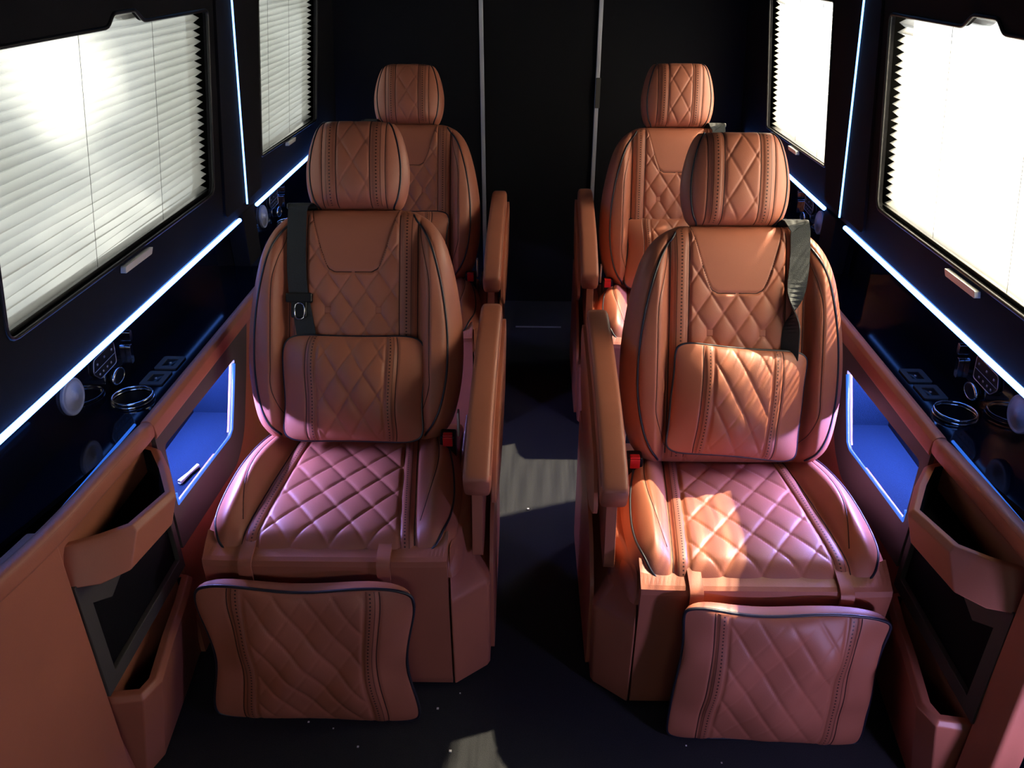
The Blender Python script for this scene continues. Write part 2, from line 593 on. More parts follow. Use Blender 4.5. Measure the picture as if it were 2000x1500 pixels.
def sweep_rr(P, hw, hh, n=24, ex=3.2, dirx=True):
    """sweep a superellipse section (half width hw in x, half height hh normal to path) along y-z path"""
    P = np.array(P, float); N = len(P)
    T = np.gradient(P, axis=0); T /= np.linalg.norm(T, axis=1)[:, None]
    V = []
    for i in range(N):
        nrm = np.array([0, -T[i][2], T[i][1]])
        e_ = min(1.0, (min(i, N-1-i)+0.0)/3.0)
        s = {0: 0.91, 1: 0.985}.get(min(i, N-1-i), 1.0)
        for k in range(n):
            t = 2*PI*k/n
            cx = math.copysign(abs(math.cos(t))**(2/ex), math.cos(t)); cy = math.copysign(abs(math.sin(t))**(2/ex), math.sin(t))
            V.append(P[i] + np.array([1, 0, 0])*cx*hw*s + nrm*cy*hh*s)
    F = []
    for i in range(N-1):
        for k in range(n):
            l = (k+1) % n
            F.append((i*n+k, (i+1)*n+k, (i+1)*n+l, i*n+l))
    F.append(tuple(range(n))); F.append(tuple((N-1)*n+k for k in reversed(range(n))))
    return V, F

def ribbon(P, Wd, hw, th=0.0016):
    """flat strap: path P, width direction Wd (same for all or list)"""
    P = np.array(P, float); N = len(P)
    T = np.gradient(P, axis=0); T /= np.linalg.norm(T, axis=1)[:, None]
    Wd = np.array(Wd, float)
    if Wd.ndim == 1: Wd = np.tile(Wd, (N, 1))
    V = []
    for i in range(N):
        w = Wd[i]-T[i]*(Wd[i]@T[i]); w /= np.linalg.norm(w); n = np.cross(T[i], w)
        for (a, b) in ((-1, -1), (1, -1), (1, 1), (-1, 1)):
            V.append(P[i]+w*a*hw+n*b*th)
    F = []
    for i in range(N-1):
        for k in range(4):
            l = (k+1) % 4
            F.append((i*4+k, i*4+l, (i+1)*4+l, (i+1)*4+k))
    F.append((3, 2, 1, 0)); F.append(tuple((N-1)*4+k for k in range(4)))
    return V, F

def surf_line(body, pts, lift, m=10):
    p2 = catmull(np.array(pts, float), m)
    return body.at(p2[:, 0], p2[:, 1], lift)

def make_seat(rec, twisted_belt=False):
    r = empty('captain_seat')
    # ---- base
    b = MB(); b.box((-0.235, 0.07, 0.03), (0.262, 0.60, 0.375)); b.build('seat_base', 'vinyl', r, bev=0.012)
    # legrest panel: lofted, ends rise a little
    V = []; xs = np.linspace(-0.262, 0.266, 61); n = 0
    for x in xs:
        t = (x-0.002)/0.264
        zt = 0.394 + 0.003*abs(t)**6; yb = 0.070; zr = zt + 0.010 + 0.020*abs(t)**7
        yf = 0.006 + 0.010*(1-abs(t)**2)*0.0
        sec = [(yf+0.004, 0.012), (yf, 0.03), (yf, 0.12), (yf, 0.30), (yf-0.004, zt-0.018), (yf-0.001, zt-0.005), (yf+0.008, zt), (yf+0.03, (zt+zr)/2), (yb-0.006, zr), (yb, zr-0.006), (yb, 0.2), (yb, 0.012)]
        V += [(x, y, z) for (y, z) in sec]; n = len(sec)
    F = []
    for i in range(len(xs)-1):
        for k in range(n):
            l = (k+1) % n
            F.append((i*n+k, (i+1)*n+k, (i+1)*n+l, i*n+l))
    F.append(tuple(range(n))); F.append(tuple(len(V)-n+k for k in reversed(range(n))))
    mk('legrest_panel', V, F, 'vinyl', r, smooth=False)
    # aisle side box, recessed above a ridge
    pl = lambda x1, y1, y0: [(0.270, y0), (x1-0.006, y1-0.012), (x1, y1), (x1, 0.60), (0.270, 0.60)]
    lv = [(0.010, pl(0.352, 0.075, 0.004)), (0.27, pl(0.356, 0.075, 0.000)), (0.284, pl(0.350, 0.082, 0.004)),
          (0.318, pl(0.318, 0.110, 0.010)), (0.395, pl(0.308, 0.160, 0.030)), (0.405, pl(0.300, 0.172, 0.046))]
    V = [(x, y, z) for z, p in lv for (x, y) in p]; F = []
    for i in range(len(lv)-1):
        for k in range(5):
            l = (k+1) % 5; F.append((i*5+k, i*5+l, (i+1)*5+l, (i+1)*5+k))
    F.append((4, 3, 2, 1, 0)); F.append(tuple(len(V)-5+k for k in range(5)))
    mk('side_cover', V, F, 'vinyl', r, smooth=False, bev=0.006)
    # thin outer skin along the aisle rising to the arm
    V, F = prism(yz, rounded([(0.10, 0.02), (0.10, 0.30), (0.18, 0.385), (0.34, 0.455), (0.50, 0.485), (0.60, 0.485), (0.60, 0.02)], 0.03), [], 0.353, 0.362)
    mk('aisle_skin', V, F, 'vinyl', r, smooth=False, bev=0.002, seg=2)
    # arm support and armrest
    V, F = prism(yz, rounded([(0.085, 0.33), (0.12, 0.50), (0.10, 0.57), (0.40, 0.62), (0.62, 0.66), (0.66, 0.50), (0.60, 0.40), (0.30, 0.36)], 0.03), [], 0.314, 0.338)
    mk('arm_support', V, F, 'vinyl', r, smooth=False, bev=0.006)
    path = catmull([(0.333, 0.030, 0.572), (0.333, 0.09, 0.600), (0.333, 0.20, 0.634), (0.333, 0.36, 0.662), (0.333, 0.52, 0.680), (0.333, 0.655, 0.686)], 7)
    V, F = sweep_rr(path, 0.0290, 0.034, 32, 5.5)
    arm = mk('armrest', V, F, 'leather', r)
    for sx_ in (0.3045, 0.3615):
        tb = MB()
        nrm = np.gradient(path, axis=0); nrm /= np.linalg.norm(nrm, axis=1)[:, None]
        q = path[2:-2].copy(); q[:, 0] = sx_ + (0.0015 if sx_ < .33 else -0.0015)
        q += np.stack([0*nrm[2:-2, 0], -nrm[2:-2, 2], nrm[2:-2, 1]], 1)*0.0255
        tb.tube(q, 0.0011, n=5)
        tb.build('stitching', 'thread', arm)
    V, F = prism(yz, rounded([(0.05, 0.515), (0.12, 0.60), (0.38, 0.655), (0.66, 0.680), (0.69, 0.62), (0.60, 0.50), (0.38, 0.44), (0.18, 0.44)], 0.04), [], 0.3615, 0.370)
    mk('armrest_side', V, F, 'leather', r, smooth=False, bev=0.004)
    m2 = MB(); m2.box((0.262, 0.40, 0.455), (0.268, 0.425, 0.525)); m2.build('recline_tab', 'white', r, bev=0.003)
    # ---- seat cushion
    cz = 0.335
    body = Body(CW, 0.0, 0.48, cush_C, lambda a, b_, u, t: 0.03+0*a, lambda a, b_, c: (a+0.004, 0.018+b_, cz+c+0.045*np.clip(1-b_/0.3, 0, 1)*0.0), p=9, q=2.6, pb=10, qb=2.4)
    cu = body_obj(body, 'seat_cushion', 'leather', r, 190, 170)
    mb = MB()
    for s in (-1, 1):
        mb = MB(); bs = np.linspace(0.003, 0.455, 60)
        band_strip(mb, body, lambda t: s*(cq(t)-0.001), lambda t: s*(cq(t)+0.031), bs)
        mb.build('perforated_band', 'band', cu)
    mp = MB(); ms = MB()
    for s in (-1, 1):
        pts = [(s*(cq(0.0)+0.034), 0.010), (s*0.228, 0.016), (s*0.247, 0.040), (s*0.262, 0.090), (s*0.266, 0.16), (s*0.258, 0.25), (s*0.240, 0.34), (s*0.215, 0.42)]
        mp = MB(); mp.tube(surf_line(body, pts, 0.0012), 0.0028, n=6); mp.build('piping', 'piping', cu)
        ms = MB()
        pts = [(s*bolster_seam(t), t) for t in np.linspace(0.075, 0.44, 9)]
        ms.tube(surf_line(body, pts, 0.0004), 0.0011, n=5)
        pts = [(s*(cq(t)+0.0335), t) for t in np.linspace(0.01, 0.45, 9)]
        ms.build('stitching', 'thread', cu); ms = MB()
        ms.tube(surf_line(body, pts, 0.0002), 0.0016, n=5)
        ms.build('stitching', 'thread', cu)
    # tufting buttons at the rear of the cushion
    for a in (-0.042, 0.042):
        mbn = MB()
        p = body.at(a, 0.02+0.104*3.5, 0.0)
        mbn.tube([p-np.array([0,0,0.002]), p+np.array([0,0,0.002])], 0.005, n=10)
        mbn.build('tuft_button', 'leather', cu)
    # ---- backrest (own axes: x lateral, z up the back, -y out), tilted about the hinge
    BL = dict(loc=(0.0, HY, HZ), rot=(-math.radians(rec), 0, 0))
    bb = Body(BW, 0.0, 0.60, back_C, lambda a, b_, u, t: 0.065+0*a, lambda a, b_, c: (a, -c, b_*0.985), p=7, q=3.0, pb=12, qb=2.4)
    bk = body_obj(bb, 'backrest', 'leather', r, 230, 240, **BL)
    mb = MB()
    for s in (-1, 1):
        mb = MB()
        def inn(t): return s*(0.119 - 0.004*sm(t, 0.5, 0.6))
        def ou(t): return s*(0.157 + 0.004*sm(t, 0.5, 0.6))
        bs = list(np.linspace(0.02, 0.585, 70)) + [0.592, 0.597, 0.5995]
        band_strip(mb, bb, lambda t: min(abs(inn(t)), BW(t)*0.80)*s, lambda t: min(abs(ou(t)), BW(t)*0.985)*s, bs)
        mb.build('perforated_band', 'band', bk)
    mp = MB(); ms = MB()
    for s in (-1, 1):
        ts_ = [0.015, 0.05, 0.10, 0.18, 0.28, 0.38, 0.46, 0.51, 0.545, 0.568, 0.582]
        off = [0.040, 0.038, 0.034, 0.033, 0.033, 0.033, 0.034, 0.036, 0.037, 0.035, 0.024]
        mp = MB(); mp.tube(surf_line(bb, [(s*(BW(t)-o), t) for t, o in zip(ts_, off)], 0.0016), 0.0030, n=6); mp.build('piping', 'piping', bk)
        pts = [(s*(0.196 - 0.035*sm(t, 0.14, 0.03) - 0.03*sm(t, 0.38, 0.56)), t) for t in np.linspace(0.05, 0.55, 12)]
        ms.tube(surf_line(bb, pts, 0.0004), 0.0011, n=5)
        ms.tube(surf_line(bb, [(s*0.1615, t) for t in np.linspace(0.03, 0.56, 12)], 0.0), 0.0018, n=5)
        ms.tube(surf_line(bb, [(s*0.2*abs(1)*0.0 + s*float(a_), float(yoke_low(np.array(a_)))) for a_ in (0.004, 0.03, 0.045, 0.054, 0.062, 0.070, 0.080, 0.092, 0.104, 0.112)], 0.0006, 5), 0.0013, n=5)
        ms.tube(surf_line(bb, [(s*0.1165, t) for t in np.linspace(0.02, 0.58, 12)], 0.0004), 0.0010, n=5)
    ms.build('stitching', 'thread', bk)
    for s in (-1, 1):
        p = bb.at(s*0.064, 0.432-0.097*1.0, 0.0); p = bb.at(s*0.064, 0.432-0.097, 0.0)
        m2 = MB(); m2.box((p[0]-0.008, p[1]-0.007, p[2]-0.008), (p[0]+0.008, p[1]+0.003, p[2]+0.008))
        tbn = m2.build('tuft_button', 'leather', bk, bev=0.002)
        q = [(p[0]+dx*0.0092, p[1]-0.0020, p[2]+dz*0.0092) for dx, dz in ((-1, -1), (1, -1), (1, 1), (-1, 1))]
        V, F = tube(catmull(q, 4, True), 0.0013, True, 5); mk('button_seam', V, F, 'thread', tbn)
    # ---- headrest
    hb = Body(HHW, 0.0, 0.24, head_C, lambda a, b_, u, t: 0.055+0*a, lambda a, b_, c: (a, -c-0.005, b_*0.93+0.591), p=4.2, q=2.0, pb=9, qb=2.2)
    hd = body_obj(hb, 'headrest', 'leather', r, 120, 110, **BL)
    mb = MB()
    for s in (-1, 1):
        mb = MB(); bs = list(np.linspace(0.0008, 0.2392, 44))
        band_strip(mb, hb, lambda t: s*0.0445, lambda t: s*0.0775, bs)
        mb.build('perforated_band', 'band', hd)
    mp = MB(); ms = MB()
    for s in (-1, 1):
        mp = MB(); mp.tube(surf_line(hb, [(s*float(HHW(t))*0.865, t) for t in np.linspace(0.001, 0.239, 12)], 0.001), 0.0026, n=6); mp.build('piping', 'piping', hd)
        for q in (0.0425, 0.080):
            ms.tube(surf_line(hb, [(s*q, t) for t in np.linspace(0.002, 0.238, 12)], 0.0), 0.0013, n=5)
    ms.build('stitching', 'thread', hd)
    for s in (-1, 1):
        m2 = MB(); m2.tube([(s*0.055, 0.0, 0.585), (s*0.055, 0.0, 0.63)], 0.006, n=12)
        m2.build('headrest_post', 'chrome', r, **BL)
    # ---- belt: guide on the outer shoulder, webbing, tongue
    gx = -0.135
    m2 = MB(); m2.box((gx-0.045, -0.03, 0.590), (gx+0.033, 0.045, 0.606)); m2.build('belt_guide', 'plastic', r, bev=0.005, **BL)
    pts = []; wd = []
    N = 46
    if not twisted_belt:
        path2 = [(gx-0.005, 0.60), (gx-0.006, 0.50), (gx-0.002, 0.40), (gx+0.012, 0.32), (gx+0.030, 0.22), (gx+0.045, 0.12)]
    else:
        path2 = [(gx-0.010, 0.60), (gx-0.010, 0.52), (gx+0.002, 0.42), (gx+0.010, 0.34), (gx+0.012, 0.27), (gx+0.014, 0.235)]
    p2 = catmull(path2, 9)
    P = bb.at(p2[:, 0], p2[:, 1], 0.006)
    P[:, 1] = np.minimum(P[:, 1], -0.064)
    P[:, 1] = np.convolve(np.pad(P[:, 1], 4, mode='edge'), np.ones(9)/9, 'valid') - 0.004
    Wd = np.tile(np.array([1.0, 0, 0]), (len(P), 1))
    if twisted_belt:
        for i in range(len(P)):
            t = i/(len(P)-1); ang = 2.3*float(sm(np.array(t), 0.30, 0.62))*1.0
            if t > 0.2: P[i][1] -= 0.012*math.sin(PI*min(1, (t-0.2)/0.8))
            Wd[i] = (math.cos(ang), -abs(math.sin(ang)), 0)
            if t >= 0.62: Wd[i] = (1, 0, 0) if False else (math.cos(ang), -abs(math.sin(ang))*1.0, 0)
    back_over = [(P[0][0], 0.03, 0.598), (P[0][0], -0.02, 0.606), (P[0][0], -0.05, 0.600)]
    P = np.vstack([back_over, P]); Wd = np.vstack([[[1, 0, 0]]*3, Wd])
    V, F = ribbon(P, Wd, 0.0235)
    belt = mk('seat_belt', V, F, 'webbing', r, smooth=False, **BL)
    k = int(len(P)*0.53) if not twisted_belt else len(P)-3
    c = P[k]
    m2 = MB(); m2.box((c[0]-0.033, c[1]-0.009, c[2]-0.012), (c[0]+0.033, c[1]+0.004, c[2]+0.012))
    m2.box((c[0]-0.020, c[1]-0.008, c[2]-0.05), (c[0]+0.020, c[1]+0.002, c[2]-0.006))
    m2.build('belt_tongue', 'plastic', belt, bev=0.004)
    if not twisted_belt:
        m2 = MB(); q = [(c[0]+0.002+dx, c[1]-0.010, c[2]-0.034+dz) for dx, dz in ((-0.009, -0.016), (0.011, -0.016), (0.011, 0.016), (-0.009, 0.016))]
        m2.tube(catmull(q, 3, True), 0.0018, True, 6); m2.build('latch_plate', 'chrome', belt)
    # buckle beside the cushion, aisle side
    m2 = MB(); m2.box((0.222, 0.355, 0.40), (0.262, 0.395, 0.485)); bu = m2.build('belt_buckle', 'plastic', r, bev=0.006)
    m2 = MB(); m2.box((0.230, 0.352, 0.487-0.030), (0.254, 0.358, 0.487-0.004)); m2.box((0.230, 0.355, 0.483), (0.254, 0.372, 0.4875))
    m2.build('release_button', 'red', bu, bev=0.002)
    return r

def turn_arm(seat, ang):
    # armrests are not quite parallel to the seats
    for c in seat.children:
        if c.name.split('.')[0] in ('armrest', 'arm_support', 'armrest_side'): c.rotation_euler[2] = ang

def make_pillow(name, w, h, th, seed, pinch=0.05, ear=0.05, quilt_on=True, bandx=(0.42, 0.56), wrinkle=0.004, qw=0.07, qh=0.10, thb=None, wq=1.0):
    """loose cushion in its own axes: x lateral, z up, -y towards the viewer; origin at bottom centre"""
    rnd = random.Random(seed)
    ph = [rnd.uniform(0, 6.28) for _ in range(12)]
    def W(b):
        t = (b-h/2)/(h/2)
        return w/2*(1-ear*(1-t*t) + 0.25*ear*np.sin(3.5*t+ph[5])) * 1.0
    def wr(a, b):
        return wrinkle*(np.sin(23*a+11*b+ph[0])*np.sin(15*b-7*a+ph[1]) + 0.6*np.sin(41*a-29*b+ph[2])*np.sin(9*b+ph[3]) + 0.5*np.sin(60*b+ph[4])*np.abs(a/(w/2))**3)
    def C(a, b, u, t):
        c = th*(1-0.35*u*u)*(1-0.30*t*t) + wr(a, b)
        A = np.abs(u)
        ua, ub = bandx
        if quilt_on:
            c = c + sm(ua-A, 0, 0.03)*quilt(a, b-h*0.45, qw, qh, 0.0040 if thb else 0.0055, wq)
        c = c + gr(A-ua, 0.012, 0.002) + gr(A-ub-0.004, 0.015, 0.003)
        return c
    def Cb(a, b, u, t): return (thb or th*0.8)*(1-0.4*u*u)*(1-0.4*t*t)
    body = Body(W, 0, h, C, Cb, lambda a, b, c: (a, -c, b), p=3.0, q=2.2, pb=3.0, qb=2.2, pinch=pinch)
    body.full_back = thb is not None
    body.corner = 0.055 if thb else 0.085
    if thb: body.puff = 0.030
    if thb: body.wave = lambda u, v: 0.006*np.sin(4.2*u+ph[6])*np.clip(v, 0, 1)**2
    return body

def pillow_obj(body, name, label, cat, loc, rot, bandx, group=None):
    o = body_obj(body, name, 'leather', None, 150, 130)
    o.location = loc; o.rotation_euler = rot
    tag(o, label, cat, group)
    for s in (-1, 1):
        mb = MB(); band_strip(mb, body, lambda t: s*bandx[0], lambda t: s*bandx[1], np.linspace(-0.985, 0.985, 60), uvmode=True, lift=0.0018)
        mb.build('perforated_band', 'band', o)
    n = 60
    ring = [(t, 1) for t in np.linspace(-1, 1, n)] + [(1, t) for t in np.linspace(1, -1, n)[1:]] + [(t, -1) for t in np.linspace(1, -1, n)[1:]] + [(-1, t) for t in np.linspace(-1, 1, n)[1:-1]]
    P = np.array([body.pos(u, v) for u, v in ring])
    # round the corners of the seam
    for _ in range(3): P = (np.roll(P, 1, 0)+2*P+np.roll(P, -1, 0))/4
    V, F = tube(P, 0.0036, True, 6)
    mk('piping', V, F, 'piping', o)
    for s in (-1, 1):
        ms = MB(); u_ = s*(bandx[1]+0.004); vv = np.linspace(-0.98, 0.98, 40)
        ms.tube(body.pos(np.full(40, u_), vv, 0.0002), 0.0013, n=5)
        ms.build('stitching', 'thread', o)
    return o

# ================================================================== the cabin shell
DY = 0.0; ZL = 0.0; RX = 0.0
def XW(z): return 0.90 - 0.075*(z-0.85)
def wallmap(a, b, d): return (-(XW(b)+d), a+DY, b)

def win_poly(front):
    if front:
        return rounded([(1.185+(0.12 if MX < 0 else 0), 0.957), (2.155, 0.948), (2.243, 1.404), (1.868, 1.406), (1.832, 1.430), (1.734, 1.430), (1.702, 1.406), (1.262+(0.12 if MX < 0 else 0), 1.408)],
                       [0.03, 0.03, 0.018, 0.012, 0.010, 0.010, 0.012, 0.02], 4)
    return rounded([(2.585, 0.950), (3.300, 0.930), (3.402, 1.405), (2.665, 1.408)], [0.012, 0.012, 0.012, 0.012], 4)

def wall_side(name, label):
    w = empty(name); w['label'] = label; w['kind'] = 'structure'; w['category'] = 'wall'
    outer = [(-1.3, 0.828+ZL), (3.75, 0.828+ZL), (3.75, 1.86), (-1.3, 1.86)]
    holes = [win_poly(True), win_poly(False)]
    V, F = prism(wallmap, outer, holes, 0.0, 0.012)
    mk('upper_lining', V, F, 'suede', w, smooth=False)
    V, F = prism(wallmap, outer, holes, 0.044, 0.058)
    mk('outer_shell', V, F, 'plastic', w, smooth=False)
    mb = MB()
    V, F = prism(wallmap, [(-1.3, 0.822+ZL), (3.75, 0.822+ZL), (3.75, 0.835+ZL), (-1.3, 0.835+ZL)], [], 0.012, 0.10); mb.add(V, F)
    V, F = prism(lambda a, b, d: (-(0.985+d), a+DY, b), [(-1.3, 0.0), (3.75, 0.0), (3.75, 0.84), (-1.3, 0.84)], [], 0.0, 0.02); mb.add(V, F)
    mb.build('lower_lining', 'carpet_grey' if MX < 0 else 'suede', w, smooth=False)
    # soft pillar cover, slightly proud
    V, F = prism(wallmap, rounded([(2.205, 0.86), (2.54, 0.86), (2.615, 1.44), (2.29, 1.44)], 0.02), [], -0.008, 0.0)
    mk('pillar_cover', V, F, 'suede', w, smooth=False, bev=0.004)
    return w

def window(n, front, label):
    w = empty('window_%d' % n); w['kind'] = 'structure'; w['label'] = label; w['category'] = 'window'
    P = win_poly(front)
    c = np.mean(np.array(P), 0)
    g = [tuple(c+(np.array(p)-c)*1.02) for p in P]
    V, F = prism(wallmap, g, [], 0.060, 0.064)
    mk('glass_pane', V, F, 'glass', w, smooth=False)
    # thin dark gasket round the opening
    ring = [wallmap(p[0], p[1], 0.0) for p in P]
    V, F = tube(ring, 0.0042, True, 6); mk('gasket', V, F, 'plastic', w)
    return w

def blind(front, label, group):
    r = empty('pleated_blind', label=label, cat='blind', group=group)
    if front: y0, y1, z0, z1, sl = 1.19, 2.158, 0.962, 1.452, 0.19
    else: y0, y1, z0, z1, sl = 2.592, 3.302, 0.945, 1.43, 0.20
    pitch = 0.0183; n = int((z1-z0)/pitch)*2
    rnd = random.Random(5 if front else 9)
    V = []; ys = 24
    for k in range(n+1):
        z = z0 + k*pitch/2
        for i in range(ys+1):
            t = i/ys; y = y0 + (y1-y0)*t + (z-z0)*sl
            d = 0.029 + (0.0092 if k % 2 else -0.0092) + 0.0012*math.sin(5*t+k*1.7) 
            dz = 0.0012*math.sin(3.1*t*PI+k*0.9) + 0.0010*math.sin(9*t+k*2.3)
            V.append(wallmap(y, z+dz, d))
    F = [(k*(ys+1)+i, k*(ys+1)+i+1, (k+1)*(ys+1)+i+1, (k+1)*(ys+1)+i) for k in range(n) for i in range(ys)]
    mk('pleated_fabric', V, F, 'blind', r, smooth=False)
    # cords threaded through the pleats
    for t in ((0.36, 0.70) if front else (0.2, 0.55)):
        P = []
        for k in range(0, n+1):
            z = z0+k*pitch/2; P.append(wallmap(y0+(y1-y0)*t+(z-z0)*sl, z, 0.0192))
        V, F = tube(P, 0.0005, n=5); mk('cord', V, F, 'grey_trim', r)
    P = [(y0-0.004, z0-0.012), (y1+0.004, z0-0.020 if front else z0-0.028), (y1+0.006, z0-0.004 if front else z0-0.012), (y0, z0+0.004)]
    V, F = prism(wallmap, P, [], 0.014, 0.042)
    mk('bottom_rail', V, F, 'plastic', r, smooth=False, bev=0.002)
    # pull tab sitting on the sill
    if front: a0, a1, zt, hh = 1.585, 1.725, 0.938, 0.014
    else: a0, a1, zt, hh = 2.850, 2.950, 0.932, 0.012
    V, F = prism(wallmap, rounded([(a0, zt-hh/2), (a1-0.01, zt-hh/2-0.002), (a1, zt+hh/2-0.002), (a0+0.005, zt+hh/2)], 0.003), [], -0.014, -0.002)
    mk('pull_tab', V, F, 'white', r, smooth=False, bev=0.002)
    return r

def light_strip(a, b, mat, label, group, r=0.0060, vertical=False, z=0.819):
    if vertical:
        P = [wallmap(a + (zz-0.86)*0.035, zz, -0.010) for zz in np.linspace(0.852, 1.80, 20)]
    else:
        z = z+ZL; P = [(-0.8985, a+DY, z), (-0.8985, b+DY, z)]
    V, F = tube(P, r, n=8)
    o = mk('light_strip', V, F, mat, None)
    tag(o, label, 'light strip', group)
    # slim black channel behind the diffuser
    if vertical:
        P2 = [(p[0]-0.006, p[1], p[2]) for p in P]
        V, F = tube(P2, 0.0055, n=8); mk('channel', V, F, 'plastic', o)
    else:
        mb = MB(); mb.box((-0.918, a-0.01+DY, z-0.007), (-0.9047, b+0.01+DY, z+0.007)); mb.build('channel', 'plastic', o)
    return o

def console(front, label):
    r = empty('side_console', loc=(RX, 0, 0), label=label, cat='console')
    off = 0.0 if front else 1.275
    yE = 2.36 if front else 3.62
    y0 = 1.395 if front else 2.46
    D = lambda y: y + DY
    cup = (-0.897, 1.515+off)
    ring = [(cup[0]+0.040*math.cos(t), cup[1]+DY+0.040*math.sin(t)) for t in np.linspace(0, 2*PI, 33)[:-1]]
    if front:
        pl = [(-0.955, D(0.55)), (-0.935, D(0.75)), (-0.915, D(0.98)), (-0.89, D(1.08)), (-0.825, D(1.395)), (-0.825, D(yE)), (-0.955, D(yE))]
    else:
        pl = [(-0.955, D(y0)), (-0.825, D(y0)), (-0.825, D(yE)), (-0.955, D(yE))]
    V, F = prism(xy, pl, [ring], 0.648, 0.658)
    mk('glossy_shelf', V, F, 'gloss', r, smooth=False)
    mb = MB(); mb.box((-0.9535, D(0.50 if front else y0), 0.655), (-0.962, D(yE), 0.822)); mb.build('back_panel', 'gloss', r, smooth=False)
    # end caps of suede between consoles
    # cup holder: well + chrome rings
    n = 32; V = []; F = []
    for z_, rr in ((0.658, 0.040), (0.59, 0.036)):
        V += [(cup[0]+rr*math.cos(2*PI*k/n), D(cup[1])+rr*math.sin(2*PI*k/n), z_) for k in range(n)]
    F = [(k, (k+1) % n, n+(k+1) % n, n+k) for k in range(n)] + [tuple(range(n, 2*n))]
    cw = mk('cup_holder', V, F, 'plastic', r)
    c3 = lambda rr, z_: [(cup[0]+rr*math.cos(t), D(cup[1])+rr*math.sin(t), z_) for t in np.linspace(0, 2*PI, 41)[:-1]]
    mb = MB(); mb.tube(c3(0.0425, 0.668), 0.0026, True, 8); mb.tube(c3(0.0445, 0.660), 0.0020, True, 8); mb.build('chrome_ring', 'chrome', cw)
    # power outlets
    for (px, py) in ((-0.886, 1.612+off), (-0.884, 1.690+off)):
        V, F = prism(xy, rounded([(px-0.027, D(py-0.033)), (px+0.027, D(py-0.033)), (px+0.027, D(py+0.033)), (px-0.027, D(py+0.033))], 0.006),
                     [[(px-0.014, D(py-0.018)), (px+0.014, D(py-0.018)), (px+0.014, D(py+0.018)), (px-0.014, D(py+0.018))]], 0.658, 0.6615)
        po = mk('power_outlet', V, F, 'grey_trim', r, smooth=False)
        mb = MB(); mb.box((px-0.014, D(py-0.018), 0.656), (px+0.014, D(py+0.018), 0.6595)); mb.build('socket', 'plastic', po)
        mb = MB(); mb.tube([(px, D(py), 0.659), (px, D(py), 0.6615)], 0.0035, n=10); mb.build('pin', 'silver', po)
    # tweeter
    cy, cz = 1.392+off+(0.01 if not front else 0), 0.735 if front else 0.722
    V = []; F = []; rings = [(0.0395, -0.9530), (0.0395, -0.9470), (0.0370, -0.9450), (0.0355, -0.9462), (0.028, -0.9448), (0.0275, -0.9442), (0.018, -0.9435), (0.0175, -0.9425), (0.010, -0.9420), (0.0095, -0.9405), (0.003, -0.9400)]
    n = 40
    for rr, x_ in rings:
        V += [(x_, D(cy)+rr*math.cos(2*PI*k/n), cz+rr*math.sin(2*PI*k/n)) for k in range(n)]
    for j in range(len(rings)-1):
        F += [(j*n+k, j*n+(k+1) % n, (j+1)*n+(k+1) % n, (j+1)*n+k) for k in range(n)]
    F.append(tuple(len(V)-n+k for k in range(n)))
    mk('speaker', V, F, 'grille', r)
    # seat switches (cushion, backrest, headrest) shaped like a small seat
    for (sy, sz, hw_, hh_, tl) in ((1.648, 0.752, 0.0055, 0.013, 0.25), (1.632, 0.712, 0.0065, 0.023, 0.30)):
        P = rounded([(-hw_, -hh_), (hw_, -hh_*0.9), (hw_+tl*hh_, hh_), (-hw_+tl*hh_, hh_*0.9)], 0.005)
        V, F = prism(lambda a, b, d: (-0.953+d, D(sy+off)+a, sz+b), P, [], 0.0, 0.012)
        mk('seat_switch', V, F, 'chrome', r, smooth=False, bev=0.003)
    P3 = [(-0.945, D(1.565+off)+0.026*math.cos(t), 0.690+0.017*math.sin(t)) for t in np.linspace(0, 2*PI, 31)[:-1]]
    V, F = tube(P3, [0.0012+0.0035*max(0, math.cos(t-2.6)) for t in np.linspace(0, 2*PI, 31)[:-1]], True, 8)
    kb = mk('seat_knob', V, F, 'chrome', r)
    mb = MB(); V, F = prism(lambda a, b, d: (-0.953+d, D(1.565+off)+a, 0.690+b), [(0.024*math.cos(t), 0.015*math.sin(t)) for t in np.linspace(0, 2*PI, 25)[:-1]], [], 0.0, 0.009)
    mk('knob_face', V, F, 'plastic', kb, smooth=False, bev=0.002)
    # memory button panel with small icons
    P = rounded([(-0.052, -0.006), (-0.030, -0.027), (0.044, -0.024), (0.052, 0.026), (-0.040, 0.022)], 0.008)
    bp = lambda a, b, d: (-0.953+d, D(1.532+off)+a, 0.744+b)
    V, F = prism(bp, P, [], 0.0, 0.005); pn = mk('button_panel', V, F, 'plastic', r, smooth=False, bev=0.001)
    V, F = tube([bp(p[0], p[1], 0.0052) for p in P], 0.0009, True, 5); mk('panel_outline', V, F, 'silver', pn)
    mb = MB(); V, F = tube([bp(-0.046, -0.004, 0.0055), bp(0.047, -0.001, 0.0055)], 0.0006, n=5); mb.add(V, F)
    for (a, b) in ((-0.030, -0.016), (-0.014, -0.015), (0.004, -0.014), (0.022, -0.013), (-0.030, 0.008), (0.002, 0.011), (0.036, 0.012)):
        q = bp(a, b, 0.0055); mb.box((q[0], q[1]-0.0025, q[2]-0.0022), (q[0]+0.0008, q[1]+0.0025, q[2]+0.0022))
    mb.build('button_icons', 'icon', pn)
    # leather rail along the inner edge
    sec = [(-0.826, 0.640), (-0.826, 0.668), (-0.821, 0.675), (-0.812, 0.6765), (-0.803, 0.673), (-0.797, 0.664), (-0.795, 0.640), (-0.797, 0.632), (-0.806, 0.630)]
    V, F = prism(lambda a, b, d: (a, D(d), b), sec, [], y0, yE)
    mk('leather_rail', V, F, 'leather', r, smooth=False, bev=0.002)
